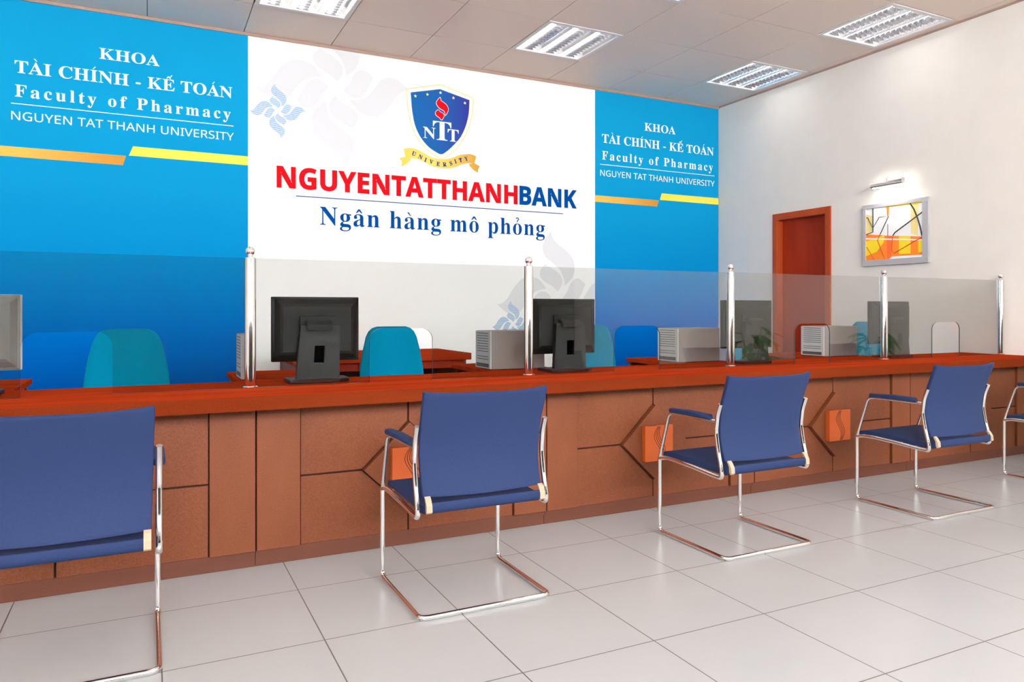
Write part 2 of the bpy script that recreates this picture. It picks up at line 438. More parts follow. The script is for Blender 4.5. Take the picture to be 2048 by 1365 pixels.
bl = thing('wall_banner', 'blue printed banner with white faculty lettering, at the left end of the back wall', 'banner', (0, 0, 0), 'printed wall banners')
MB().box(-1.08, .811, YW, YWALL - .001, .02, H - .008).build('backing_board', M['banner_blue'], bl)
banner_text(bl, 0, .811, True)
MB().flat([(-1.08, 2.376), (-.191, 2.376), (-.168, 2.456), (-1.08, 2.456)], Y1).build('gold_stripe', M['gold_bar'], bl)
MB().flat([(-.146, 2.461), (.811, 2.461), (.811, 2.542), (-.115, 2.542)], Y1).build('yellow_stripe', M['ink_yellow'], bl)
br = thing('wall_banner', 'blue printed banner with white faculty lettering, nearest the wooden door', 'banner', (0, 0, 0), 'printed wall banners')
MB().box(4.523, XR - .008, YW, YWALL - .001, .02, H - .008).build('backing_board', M['banner_blue'], br)
banner_text(br, 5.573, XR, False)
ob = MB().flat([(4.523 - 5.573, 2.373), (5.388 - 5.573, 2.373), (5.415 - 5.573, 2.447), (4.523 - 5.573, 2.447)], Y1).build('gold_stripe', M['gold_bar'], br); ob.location = (5.573, 0, 0)
MB().flat([(5.430, 2.453), (XR - .008, 2.453), (XR - .008, 2.533), (5.456, 2.533)], Y1).build('yellow_stripe', M['ink_yellow'], br)

bw = thing('wall_banner', 'white printed banner with blue shield crest and large red and blue lettering', 'banner', (0, 0, 0), 'printed wall banners')
MB().box(.811, 4.523, YW, YWALL - .001, .02, H - .008).build('backing_board', M['board_white'], bw)
mb = MB(); mb.keep = True; lettering(mb, 'NGUYENTATTHANH', 1.06, 3.545, 2.284, .192, Y2, SANSB, bold=.018); mb.build('headline_lettering', M['ink_red'], bw)['label'] = 'red headline lettering'
mb = MB(); mb.keep = True; lettering(mb, 'BANK', 3.566, 4.282, 2.284, .194, Y2, SANSB, bold=.018); mb.build('headline_lettering', M['ink_blue'], bw)['label'] = 'blue headline lettering'
mb = MB(); mb.keep = True; lettering(mb, 'Ngan hang mo phong', 1.455, 3.876, 1.957, .170, Y2, SERIF, {2: 'circ', 6: 'grave', 11: 'circ', 15: 'hook'}, 1.10); mb.build('tagline_lettering', M['ink_blue'], bw)
MB().flat([(1.235, 2.208), (4.105, 2.208), (4.105, 2.216), (1.235, 2.216)], Y2).build('rule_line', M['ink_blue'], bw)

# leaf pinwheels printed on the white banner (outlines in units of 1/400 arm, y down)
BIG = ([(-52, 72), (-105, 120), (-125, 180), (-108, 245), (-50, 300), (10, 340), (38, 380), (40, 408)], [(40, 408), (85, 350), (100, 300), (82, 250), (30, 210), (-25, 165), (-48, 110), (-52, 72)])
SMALL = ([(-5, 38), (-34, 80), (-32, 125), (10, 165), (60, 190), (85, 203)], [(85, 203), (118, 160), (115, 125), (85, 95), (35, 70), (-5, 38)])
def leaf(sides, ang, c, k):
    pts = spline(sides[0], 5)[:-1] + spline(sides[1], 5)[:-1]
    ca, sa = math.cos(ang), math.sin(ang)
    return [(c[0] + k * (x * ca - (-y) * sa), c[1] + k * (x * sa + (-y) * ca)) for x, y in pts]
def pinwheel(c, k, m, y, xmax=4.521, ztop=H - .01):
    mb = MB()
    for q in range(4):
        for sides in (BIG, SMALL):
            p = clip(clip(leaf(sides, q * PI / 2, c, k), 0, xmax), 1, ztop)
            p = clip(p, 0, .813, False)
            fan(mb, p, y)
    return mb.build('pinwheel_ornament', m, bw)
pinwheel((1.605, 3.262), .00180, M['ornament'], Y1)
pinwheel((4.03, 1.285), .00180, M['ornament'], Y1)
pinwheel((1.072, 2.985), .00061, M['hatched'], Y2)
pinwheel((3.49, 1.00), .00061, M['hatched'], Y2)

# the crest
OUT = [(2.299, 3.354), (2.666, 3.447), (3.031, 3.356), (3.023, 3.209), (2.988, 3.062), (2.923, 2.92), (2.829, 2.791), (2.741, 2.72), (2.67, 2.691), (2.587, 2.721), (2.497, 2.786), (2.415, 2.875), (2.355, 2.999), (2.315, 3.156)]
INN = [(2.349, 3.323), (2.661, 3.397), (2.985, 3.326), (2.977, 3.188), (2.945, 3.057), (2.885, 2.931), (2.796, 2.828), (2.728, 2.766), (2.674, 2.735), (2.612, 2.755), (2.529, 2.805), (2.448, 2.894), (2.391, 3.011), (2.363, 3.154)]
STARS = [(2.398, 3.293), (2.525, 3.325), (2.666, 3.361), (2.807, 3.326), (2.934, 3.289)]
FL1 = [(2.661, 3.311), (2.624, 3.263), (2.626, 3.236), (2.653, 3.204), (2.699, 3.183), (2.713, 3.165), (2.72, 3.138), (2.743, 3.176), (2.749, 3.208), (2.732, 3.242), (2.699, 3.265), (2.67, 3.281)]
FL2 = [(2.641, 3.183), (2.612, 3.154), (2.62, 3.126), (2.653, 3.107), (2.678, 3.086), (2.701, 3.12), (2.701, 3.14), (2.691, 3.154), (2.661, 3.166)]
RIBTOP = [(2.275, 2.75), (2.335, 2.768), (2.407, 2.762), (2.48, 2.735), (2.554, 2.701), (2.62, 2.687), (2.695, 2.686), (2.779, 2.704), (2.855, 2.738), (2.923, 2.757), (3.001, 2.766), (3.06, 2.749)]
RIBBOT = [(2.299, 2.656), (2.339, 2.664), (2.391, 2.666), (2.456, 2.655), (2.537, 2.62), (2.62, 2.596), (2.72, 2.594), (2.813, 2.612), (2.898, 2.651), (2.958, 2.668), (3.01, 2.673), (3.04, 2.668)]
TAILL = [(2.235, 2.658), (2.299, 2.675), (2.347, 2.661), (2.351, 2.646), (2.307, 2.603), (2.255, 2.576), (2.259, 2.622)]
TAILR = [(2.984, 2.667), (3.044, 2.676), (3.101, 2.649), (3.084, 2.619), (3.079, 2.581), (3.023, 2.61), (2.988, 2.643)]
LET = [(2.383, 2.714), (2.452, 2.687), (2.506, 2.663), (2.566, 2.649), (2.641, 2.634), (2.711, 2.635), (2.779, 2.653), (2.829, 2.677), (2.885, 2.695), (2.949, 2.715)]
def shield_outline(P):
    return P[:3] + spline(P[2:], 4)[1:-1] + spline([P[-1], P[0]], 1)[:1]
def offset_ring(poly, w):
    n = len(poly); out = []
    if area2(poly) < 0: poly = poly[::-1]
    for i in range(n):
        a, b, c = (Vector(poly[k % n]) for k in (i - 1, i, i + 1))
        t1, t2 = (b - a).normalized(), (c - b).normalized(); nn = (Vector((-t1.y, t1.x)) + Vector((-t2.y, t2.x)))
        nn = nn / max(nn.length_squared, .3) * 2
        out.append(tuple(b + nn * w))
    return poly, out
so = shield_outline(OUT)
a_, b_ = offset_ring(so, .007)
mb = MB(); n = len(a_)
for i in range(n):
    j = (i + 1) % n; mb.flat([a_[i], a_[j], b_[j], b_[i]], Y3)
crest = mb.build('crest', M['ink_gold_line'], bw)
MB().flat(shield_outline(INN), Y3).build('shield', M['shield_blue'], crest)
for cx, cz in STARS:
    pts = [(cx + r * math.sin(k * PI / 5), cz + r * math.cos(k * PI / 5)) for k, r in enumerate([.018, .0075] * 5)]
    MB().flat(pts, Y4).build('star', M['ink_star'], crest)
def grow(poly, k):
    c = Vector((sum(p[0] for p in poly) / len(poly), sum(p[1] for p in poly) / len(poly)))
    return [tuple(c + (Vector(p) - c) * k) for p in poly]
for fl in (FL1, FL2):
    s_ = spline(fl, 3, True)
    _, ed = offset_ring(s_, -.005)
    mb = MB().flat(ed, Y4); mb.build('flame_edge', M['ink_white'], crest)
    MB().flat(s_, Y5).build('flame', M['ink_red'], crest)
mb = MB(); mb.keep = True
lettering(mb, 'N', 2.48, 2.612, 2.884, .112, Y4, SERIF); lettering(mb, 'T', 2.583, 2.783, 2.878, .19, Y5, SERIF); lettering(mb, 'T', 2.744, 2.864, 2.877, .124, Y4, SERIF)
mb.build('initials_lettering', M['ink_white'], crest)
rt, rb = spline(RIBTOP, 3), spline(RIBBOT, 3)
mb = MB()
for i in range(len(rt) - 1): mb.flat([rt[i], rt[i + 1], rb[i + 1], rb[i]], Y4)
mb.flat(TAILL, Y3); mb.flat(TAILR, Y3)
mb.build('ribbon', M['ribbon_gold'], crest)
mb = MB(); mb.keep = True
for k, ch in enumerate('UNIVERSITY'):
    v, f = font_mesh(SERIF[ch], 1.0, .022); a, b = min(p[0] for p in v), max(p[0] for p in v)
    c = LET[k]; p, q = LET[max(k - 1, 0)], LET[min(k + 1, 9)]
    ang = math.atan2(q[1] - p[1], q[0] - p[0]); s_ = .060; ca, sa = math.cos(ang), math.sin(ang)
    mb.add([(c[0] + s_ * ((x - (a + b) / 2) * ca * .95 - (y - .345) * sa), Y5, c[1] + s_ * ((x - (a + b) / 2) * sa * .95 + (y - .345) * ca)) for x, y in v], f)
mb.build('ribbon_lettering', M['ink_navy'], crest)

# ------------------------------------------------------------------ service counter
YP, YPAN, YPL = 3.436, 3.452, 3.4687
X0C, X1C = PX0 - 2 * PITCH, XR - .008
ct = MB().box(X0C, X1C, 3.270, 4.011, .725, ZTOP).build('countertop', M['counter_top'], bevel=.003)
MB().box(X0C, X1C, 3.264, 3.2695, .725, ZTOP).build('front_edge', M['edge'], ct)
tag(ct, 'long red-brown wooden countertop carrying the glass screens and monitors', 'countertop')
ZB, ZT, ZG = .064, .723, .390
def make_cabinet(label, width):
    """one counter module between two posts: plinth, pilasters, four panels and a diamond with a plaque"""
    t = thing('counter_cabinet', label, 'counter', (0, 0, 0), 'counter cabinets under the countertop')
    w = width
    MB().box(.002, w - .002, YPAN + .018, 3.93, .001, ZT).build('body', M['groove'], t)
    MB().box(.001, w - .001, YPL, YPAN + .0178, .001, ZB).box(.001, w - .001, YPAN + .002, YPL, ZB - .01, ZB + .0115).build('plinth', M['plinth'], t)
    pw = .192
    for a, b in ((.003, pw), (w - pw, w - .003)):
        MB().box(a, b, YP, YPAN + .0175, ZB + .012, ZT).build('pilaster', M['counter_front'], t, bevel=.003)
    cx = 1.4735 / 2 - .0275; hw, hh = .229, .218; gp = .004
    xa, xb = pw + .004, w - pw - .004
    for sx, sz in ((-1, 1), (1, 1), (-1, -1), (1, -1)):
        xo = xa if sx < 0 else xb; zo = ZT if sz > 0 else ZB + .012
        z1 = ZG + sz * gp; x1 = cx + sx * gp
        poly = [(xo, z1), (xo, zo), (x1, zo), (x1, ZG + sz * hh), (cx + sx * hw, z1)]
        if sx * sz > 0: poly = poly[::-1]
        MB().prism(poly, 1, YPAN, YPAN + .0175).build('panel', M['counter_front'], t, bevel=.002)
    dm = MB().prism([(cx - hw + .004, ZG), (cx, ZG - hh + .004), (cx + hw - .004, ZG), (cx, ZG + hh - .004)], 1, YPAN - .026, YPAN + .0175).build('diamond_plate', M['counter_front'], t, bevel=.002)
    MB().box(cx - .098, cx + .098, YPAN - .058, YPAN - .0262, ZG - .101, ZG + .101).build('plaque', M['medal'], dm, bevel=.002)
    mb = MB()
    for k in range(4):
        pts = []
        for i in range(17):
            z = -.096 + .192 * i / 16; sft = .022 * math.sin(z / .096 * PI * .95)
            spread = .011 * (k - 1.5) * (0.55 + .75 * math.sin((z + .096) / .192 * PI))
            pts.append((cx + .004 - sft + spread, YPAN - .0583, ZG + z))
        mb.tube(pts, .0016, 5)
    mb.build('wave_lines', M['groove'], dm)
    return t
cab = make_cabinet('counter cabinet behind the leftmost blue chair, its diamond plate hidden by the chair', PITCH)
cab.location = (PX0 - PITCH, 0, 0)
cab_labels = {0: 'counter cabinet behind the second blue chair from the left, diamond half hidden',
              1: 'counter cabinet behind the third blue chair, orange plaque crossed by its chrome arm',
              2: 'counter cabinet whose whole orange plaque shows between two blue chairs',
              3: 'counter cabinet at the right wall end, behind the fully cropped chair',
              -2: 'counter cabinet at the far left end beyond the leftmost monitor'}
for k, lb in cab_labels.items():
    dup(cab, (PX0 + k * PITCH, 0, 0), lb)

# ------------------------------------------------------------------ posts and glass screens
def make_post(label):
    t = thing('screen_post', label, 'post', (0, 0, 0), 'chrome posts on the countertop')
    MB().lathe([(.034, 0), (.034, .006), (.027, .010), (.0, .0101)], n=28).build('flange', M['chrome'], t, smooth=True)
    MB().lathe([(.0245, .010), (.0245, .606), (.023, .612), (.018, .614), (.012, .617), (.012, .624)], n=32).build('tube', M['chrome'], t, smooth=True)
    MB().lathe([(.0212 * math.sin(PI * i / 12), .643 - .0212 * math.cos(PI * i / 12)) for i in range(13)], n=28).build('ball_cap', M['chrome'], t, smooth=True)
    return t
post_labels = ['chrome post with ball cap in front of the blue and white banner edge', 'chrome post with ball cap beside the second full monitor, in front of the white banner',
               'chrome post with ball cap left of the wooden door, crossing a grey monitor', 'chrome post with ball cap below the framed picture', 'chrome post with ball cap nearest the right wall']
post = make_post(post_labels[0]); post.location = (PX0, YPOST, ZTOP + .0005)
dup(post, (PX0 - PITCH, YPOST, ZTOP + .0005), 'chrome post with ball cap left of the leftmost monitor')
for k in range(1, 5):
    dup(post, (min(PX0 + k * PITCH, XR - .06), YPOST, ZTOP + .0005), post_labels[k])
def make_screen(x0, x1, label):
    a, b = x0 + .025, x1 - .025; m = (x0 + x1) / 2; hw, zc, r = .168, 1.056, .062
    z0, z1 = ZTOP + .002, 1.393
    out = [(a, z0), (m - hw, z0)]
    for i in range(9):
        t = PI - PI / 2 * i / 8; out.append((m - hw + r + r * math.cos(t), zc - r + r * math.sin(t)))
    for i in range(9):
        t = PI / 2 - PI / 2 * i / 8; out.append((m + hw - r + r * math.cos(t), zc - r + r * math.sin(t)))
    out += [(m + hw, z0), (b, z0), (b, z1), (a, z1)]
    g_ = MB().prism(out, 1, YPOST - .004, YPOST + .004).build('glass_screen', M['glass'])
    g_.data.materials.append(M['glass_edge'])
    for p in g_.data.polygons:
        if len(p.vertices) == 4: p.material_index = 1
    return tag(g_, label, 'glass screen', 'clear screens between the posts')
px = [PX0 + k * PITCH for k in range(-1, 4)] + [XR - .06]
for k, lb in enumerate(['clear glass screen with a rounded service opening in front of the leftmost teal chair', 'clear glass screen with a service opening in front of the first full black monitor',
                        'clear glass screen with a service opening, in front of the second full black monitor', 'clear glass screen across the lower half of the wooden door',
                        'clear glass screen with a service opening, nearest the right wall']):
    make_screen(px[k], px[k + 1], lb)

# ------------------------------------------------------------------ computer monitors on the countertop
def make_monitor(label):
    t = thing('computer_monitor', label, 'monitor', (0, 0, 0), 'monitors on the countertop')
    base = [(-.155, -.085), (.095, -.085), (.155, -.03), (.155, .09), (-.155, .09)]
    MB().prism(base, 2, .0005, .02).build('base', M['black'], t, bevel=.005)
    # pedestal plate with a cable slot, leaning back
    us = [-.108, -.026, .026, .108]; vs = [.02, .10, .185, .285]
    mb = MB()
    def P(u, v, y):
        k = 1 - .10 * (v - .02) / .265; return (u * k - .012 + .02 * (v / .285), y + .10 * (v - .02) - .055, v)
    for i in range(3):
        for j in range(3):
            if i == 1 and j == 1: continue
            q = [(us[i], vs[j]), (us[i + 1], vs[j]), (us[i + 1], vs[j + 1]), (us[i], vs[j + 1])]
            mb.loft([[P(u, v, 0) for u, v in q], [P(u, v, .03) for u, v in q]])
    mb.build('pedestal', M['black_soft'], t)
    MB().box(-.027, .027, -.028, -.024, .09, .195).build('cable_slot', M['hole'], t)
    MB().prism([(-.06, .262), (-.045, .268), (.02, .285), (.02, .31), (-.02, .312), (-.05, .292)], 0, -.062, .066).build('hinge', M['black_soft'], t, bevel=.004)
    z0, z1 = .103, .433
    cs = MB()
    def ring(m, y): return [(-.221 + m, y, z0 + m), (.221 - m, y, z0 + m), (.221 - m, y, z1 - m), (-.221 + m, y, z1 - m)]
    cs.loft([ring(0, .062), ring(0, .040), ring(.012, .036), ring(.036, .012), ring(.05, .006)])
    c = cs.build('casing', M['black'], t, bevel=.004)
    MB().box(-.09, .09, -.001, .0065, .215, .335).build('mount_plate', M['black'], t, bevel=.002)
    MB().box(-.221, .221, .0625, .074, z0, z1).build('bezel', M['black'], t, bevel=.003)
    MB().box(-.2, .2, .0742, .0752, z0 + .022, z1 - .022).build('display', M['screen'], t)
    return t
mon = make_monitor('black monitor seen from behind, standing against the white banner beside a teal chair')
YM = 3.815
mon.location = (.778, YM, ZTOP + .001)
for k, lb in ((1, 'black monitor seen from behind, in front of the edge between white and right blue banner'), (2, 'monitor behind the glass left of the wooden door, half crossed by a post'),
              (3, 'monitor behind the glass at the right, under the framed picture')):
    dup(mon, (.778 + k * 1.475, YM, ZTOP + .001), lb)
m0 = dup(mon, (.778 - 1.475 - .025, YM, ZTOP + .001), 'monitor with pale side edge cut by the left edge of the view')
M['grey'] = mat('painted_reflection_grey', rgb(120, 119, 117), 0.5, spec=0.3)  # glass reflection on the leftmost monitor painted into its casing colour
m0['label'] = 'monitor greyed by a painted glass reflection, with pale side edge, cut by the left edge of the view'
for ch in m0.children:
    if ch.name.startswith('bezel'):
        ch.data = bpy.data.meshes.new('bezel'); q = MB().box(-.2225, .2225, .041, .076, .1025, .4335)
        ch.data.from_pydata(q.v, [], q.f); ch.data.materials.append(M['silver']); ch['label'] = 'pale bezel'
    elif ch.name.startswith('casing') or ch.name.startswith('mount_plate'):
        ch.data = ch.data.copy(); ch.data.materials[0] = M['grey']

# ------------------------------------------------------------------ teller furniture behind the counter
def make_desk(label):
    t = thing('return_desk', label, 'desk', (0, 0, 0), 'side desks behind the counter')
    MB().box(0, .47, 0, .78, .741, .772).build('desk_top', M['counter_top'], t, bevel=.003)
    MB().box(.02, .45, .74, .765, .001, .74).build('end_panel', M['counter_front'], t)
    p = MB().box(.03, .44, .2, .72, .001, .72).build('pedestal', M['plinth'], t)
    for k in range(3):
        dr = MB().box(.018, .0295, .22, .70, .05 + k * .225, .265 + k * .225).build('drawer', M['counter_front'], t, bevel=.002)
        MB().tube([(.006, .40, .2 + k * .225), (.006, .52, .2 + k * .225)], .005, 8).build('handle', M['chrome'], dr)
    return t
desk = make_desk('side desk with a small computer tower beside the leftmost post'); desk.location = (.43, 4.025, 0)
for k, lb in ((-1, 'side desk whose corner shows behind the leftmost monitor'), (1, 'side desk carrying a computer tower right of the second teal chair'), (2, 'side desk whose pointed corner shows in front of the right blue banner'), (3, 'side desk behind the glass in front of the wooden door')):
    dup(desk, (.43 + k * 1.472, 4.025, 0), lb)
def make_tower(label):
    t = thing('computer_tower', label, 'computer', (0, 0, 0), 'computer towers on the side desks')
    MB().box(.012, .39, 0, .235, .001, .244).build('case', M['case'], t, bevel=.003)
    MB().box(0, .0118, .002, .233, .003, .242).build('front_panel', M['case_front'], t, bevel=.003)
    mb = MB()
    for k in range(11):
        if k == 8: continue
        z = .226 - k * .0165
        mb.box(-.001, .0005, .03, .205, z, z + .0042)
    mb.build('vent_slots', M['vent'], t)
    MB().box(-.001, .0005, .022, .215, .012, .036).build('port_strip', M['vent'], t)
    return t
tow = make_tower('slim pale computer tower half hidden behind the chrome post left of the black monitors'); tow.location = (.45, 4.215, .773); tow.scale = (.19, 1, 1)   # a slim case
for k, lb in ((1, 'pale computer tower with vent slots between the second teal chair and a post'), (2, 'pale computer tower in front of the right blue banner'), (3, 'pale computer tower seen through the glass opening in front of the door')):
    dup(tow, (.45 + k * 1.479, 4.215, .773), lb).scale = (1, 1, 1)
# long desk along the back wall
bd = thing('office_desk', 'long red-brown desk with drawers standing against the white banner', 'desk', (0, 0, 0))
MB().box(1.0, 2.5, 5.85, 6.68, .722, .78).build('desk_top', M['counter_top'], bd, bevel=.003)
for a in (1.03, 2.44): MB().box(a, a + .03, 5.9, 6.65, .001, .721).build('side_panel', M['counter_front'], bd)
for k in range(3): MB().box(1.065 + k * .458, 1.065 + k * .458 + .452, 5.885, 5.905, .655, .72).build('drawer', M['door'], bd, bevel=.002)
MB().box(1.061, 2.438, 6.6, 6.62, .3, .72).build('modesty_panel', M['plinth'], bd)

def make_teller_chair(label):
    t = thing('teller_chair', label, 'chair', (0, 0, 0), 'teal chairs behind the counter')
    # shaped back shell
    rows = []
    prof = [(.50, .20, .19), (.60, .212, .215), (.72, .21, .235), (.80, .203, .24), (.90, .185, .245), (.98, .165, .25), (1.015, .148, .252), (1.036, .125, .253), (1.046, .095, .254)]
    mb = MB(); rings = []
    for z, hw, y in prof:
        th = .05 if z < 1.0 else .05 - (z - 1.0) * .5
        ring = []
        for i in range(20):
            a = 2 * PI * i / 20; ca, sa = math.cos(a), math.sin(a)
            x = hw * math.copysign(abs(ca) ** .35, ca); yy = th / 2 * math.copysign(abs(sa) ** .6, sa)
            ring.append((x, y + yy - .018 * (1 - (x / hw) ** 2) * 0 + .025 * (1 - (x / hw) ** 2), z))
        rings.append(ring)
    mb.loft(rings); mb.build('backrest', M['teal'], t, smooth=True)
    MB().prism(rrect(-.23, .23, -.25, .2, .07), 2, .43, .50).build('seat', M['teal'], t, bevel=.02, seg=3)
    MB().tube(fillet([(0, .1, .425), (0, .25, .43), (0, .28, .60)], .06), .018, 10).build('back_bar', M['black'], t, smooth=True)
    MB().lathe([(.028, .09), (.028, .30), (.018, .302), (.018, .428)], n=16).build('column', M['black'], t, smooth=True)
    for k in range(5):
        a = PI / 2 + k * 2 * PI / 5; c, s = math.cos(a), math.sin(a)
        lg = MB().tube([(0, 0, .10), (.12 * c, .12 * s, .095), (.225 * c, .225 * s, .07)], [.022, .018, .013], 8).build('leg', M['black'], t, smooth=True)
        MB().lathe([(.026, -.016), (.028, 0), (.026, .016)], (.225 * c, .225 * s, .029), 14, 0).build('caster', M['rubber'], lg, smooth=True)
    return t
tc = make_teller_chair('teal chair seen through the leftmost glass opening, against the left blue banner'); tc.location = (-.10, 4.25, 0)
for k, lb in ((1, 'teal chair right of the first full monitor, against the white banner'), (2, 'teal chair mostly hidden behind the second full monitor'), (3, 'teal chair almost wholly hidden behind the monitor left of the door'), (4, 'teal chair behind the glass under the framed picture, partly behind a monitor')):
    dup(tc, (-.10 + k * 1.475 - (.06 if k == 4 else 0), 4.25, 0), lb)

# ------------------------------------------------------------------ blue visitor chairs
def make_visitor_chair(label):
    t = thing('visitor_chair', label, 'chair', (0, 0, 0), 'blue chairs in front of the counter')
    W, yf, yr, r = .272, .245, -.245, .0105
    sled = fillet([(-W, yf, .385), (-W, yf, r), (-W, yr, r), (W, yr, r), (W, yf, r), (W, yf, .385)], .035)
    MB().tube(sled, r, 12).build('sled_frame', M['chrome'], t, smooth=True)
    for s in (-1, 1):
        x = s * W
        path = [(x, yf + .004, .384), (x, .20, .397), (x, .13, .398), (x, -.02, .390), (x, -.16, .378), (x, -.212, .376), (x, -.216, .40), (x, -.190, .50), (x, -.176, .58), (x, -.186, .66), (x, -.207, .715)]
        MB().tube(spline(fillet(path, .02, 3), 2), r, 12).build('side_tube', M['chrome'], t, smooth=True)
        arm = fillet([(x, yf, .388), (x, .165, .630), (x, .10, .634), (x, -.184, .632)], [0, .06, .03, 0])
        at = MB().tube(arm, .009, 10).build('arm_tube', M['chrome'], t, smooth=True)
        pad = []
        for y, z, hw, ht in ((.155, .637, .010, .004), (.145, .645, .020, .012), (.0, .650, .021, .013), (-.13, .648, .020, .012), (-.142, .644, .012, .006)):
            pad.append([(x + hw * math.copysign(abs(math.cos(2 * PI * i / 12)) ** .6, math.cos(2 * PI * i / 12)), y, z + ht * math.copysign(abs(math.sin(2 * PI * i / 12)) ** .6, math.sin(2 * PI * i / 12))) for i in range(12)])
        MB().loft(pad).build('arm_pad', M['blue'], t, smooth=True)
        MB().prism([(-.243, .393), (-.252, .40), (-.250, .425), (-.236, .447), (-.226, .455), (-.223, .45), (-.235, .43), (-.238, .405)], 0, s * .238 - .011, s * .238 + .011).build('strap', M['strap'], t)
    # seat cushion: profile in y-z, slightly crowned
    prof = spline([(.246, .402), (.236, .420), (.16, .426), (0, .419), (-.14, .412), (-.21, .416), (-.236, .432), (-.246, .428), (-.244, .400), (-.21, .386), (-.1, .388), (.1, .398), (.232, .396)], 3, True)
    MB().prism(prof, 0, -.248, .248).build('seat', M['blue'], t, smooth=True, bevel=.006)
    # back shell: curved across and down
    zs = [.448, .46, .50, .55, .60, .66, .72, .78, .825, .838]
    def yb(z): 
        pts = [(.44, -.216), (.50, -.196), (.57, -.182), (.64, -.187), (.72, -.207), (.84, -.252)]
        for (a, ya), (b, y_) in zip(pts, pts[1:]):
            if z <= b: return ya + (y_ - ya) * (z - a) / (b - a)
        return pts[-1][1]
    def hwz(z): return .250 + .010 * (z - .45) / .39
    nx = 14; front, back = [], []
    for z in zs:
        hw = hwz(z); 
        rowf, rowb = [], []
        for i in range(nx + 1):
            u = -1 + 2 * i / nx; bow = -.034 * (1 - u * u)
            zz = z + (.010 * (abs(u) ** 3) if z > .83 else 0)
            y = yb(z) + bow + .010
            rowf.append((u * hw, y + .011, zz)); rowb.append((u * hw, y - .011, zz))
        front.append(rowf); back.append(rowb)
    mb = MB(); rings = [front[k] + back[k][::-1] for k in range(len(zs))]
    mb.loft(rings); mb.build('backrest', M['blue'], t, smooth=True, bevel=.004)
    return t
YC = 2.825
vc = make_visitor_chair('blue chair nearest the camera, cut by the left edge of the view'); vc.location = (-.240, YC, 0)
for x, lb in ((1.170, 'second blue chair from the left, covering most of a counter plaque'), (2.637, 'blue chair in the middle of the row, its left arm crossing an orange plaque'), (4.112, 'blue chair furthest right that is seen whole'), (5.592, 'blue chair at the right edge of the view, only its left arm and leg showing')):
    dup(vc, (x, YC, 0), lb)

# ------------------------------------------------------------------ framed picture and its lamp on the right wall
pf = thing('framed_picture', 'grey framed abstract picture in yellow, orange and white on the right wall', 'picture', (XR, 0, 0))
PY0, PY1, PZ0, PZ1 = 4.295, 4.977, 1.578, 2.175     # outer frame
cy0, cy1, cz0, cz1 = 4.352, 4.940, 1.634, 2.137
mb = MB()
mb.box(-.032, -.001, PY0, PY1, PZ0, cz0).box(-.032, -.001, PY0, PY1, cz1, PZ1).box(-.032, -.001, PY0, cy0, cz0, cz1).box(-.032, -.001, cy1, PY1, cz0, cz1)
mb.build('frame', M['frame'], pf, bevel=.002)
cv = MB().box(-.024, -.001, cy0, cy1, cz0, cz1).build('canvas', M['ink_white'], pf)
def A(px, py):      # from the drawing's own grid to the canvas
    x = (px - 187) / 703; t, b = 555 - 85 * x, 1195 - 70 * x
    return max(cy0, min(cy1, cy1 - x * (cy1 - cy0))), max(cz0, min(cz1, cz1 - (py - t) / (b - t) * (cz1 - cz0)))
def patch(name, pts, m, dx):
    q = [A(*p) for p in pts]
    mb = MB(); mb.add([(dx, y, z) for y, z in q], [tuple(range(len(q)))]); mb.build(name, M[m], cv)
patch('colour_patch', [(187, 868), (490, 880), (890, 885), (890, 1100), (490, 1135), (490, 1172), (187, 1195)], 'art_orange', -.0243)
patch('colour_patch', [(187, 960), (430, 870), (420, 960), (330, 1080), (187, 1140)], 'art_yellow', -.0246)
patch('colour_patch', [(460, 880), (520, 880), (520, 1130), (490, 1170), (460, 1175)], 'art_deep', -.0246)
patch('colour_patch', [(610, 885), (750, 885), (750, 1090), (610, 1100)], 'art_yellow', -.0246)
patch('colour_patch', [(840, 930), (890, 925), (890, 1070), (840, 1075)], 'art_yellow', -.0246)
patch('colour_patch', [(750, 500), (845, 490), (835, 870), (755, 850)], 'art_cream', -.0243)
patch('colour_patch', [(187, 620), (280, 640), (280, 840), (187, 860)], 'art_cream', -.0243)
patch('colour_patch', [(450, 530), (488, 528), (480, 640), (462, 640)], 'art_orange', -.0243)
patch('colour_patch', [(187, 912), (890, 917), (890, 933), (187, 932)], 'ink_white', -.0249)
patch('colour_patch', [(470, 520), (890, 462), (890, 490), (470, 532)], 'art_yellow', -.0243)
def stroke(pts, m, w=.0035):
    w *= 1.4; q = [A(*p) for p in pts]; MB().tube([(-.0245, y, z) for y, z in q], w, 6).build('brush_line', M[m], cv)
stroke([(280, 545), (280, 838), (192, 870)], 'art_line', .004)
stroke([(192, 660), (210, 662), (278, 790), (360, 655), (480, 642), (375, 860)], 'art_line', .003)
stroke([(375, 860), (340, 940), (432, 1168)], 'art_brown', .003)
stroke([(745, 492), (790, 560), (830, 660), (862, 770), (885, 880)], 'art_line', .005)
stroke([(888, 595), (560, 840), (535, 878)], 'art_line', .0042)
stroke([(530, 885), (520, 1060), (545, 1095), (885, 890)], 'art_brown', .003)
stroke([(195, 1025), (300, 1180)], 'art_brown', .003)
stroke([(470, 740), (470, 880)], 'art_line', .002)

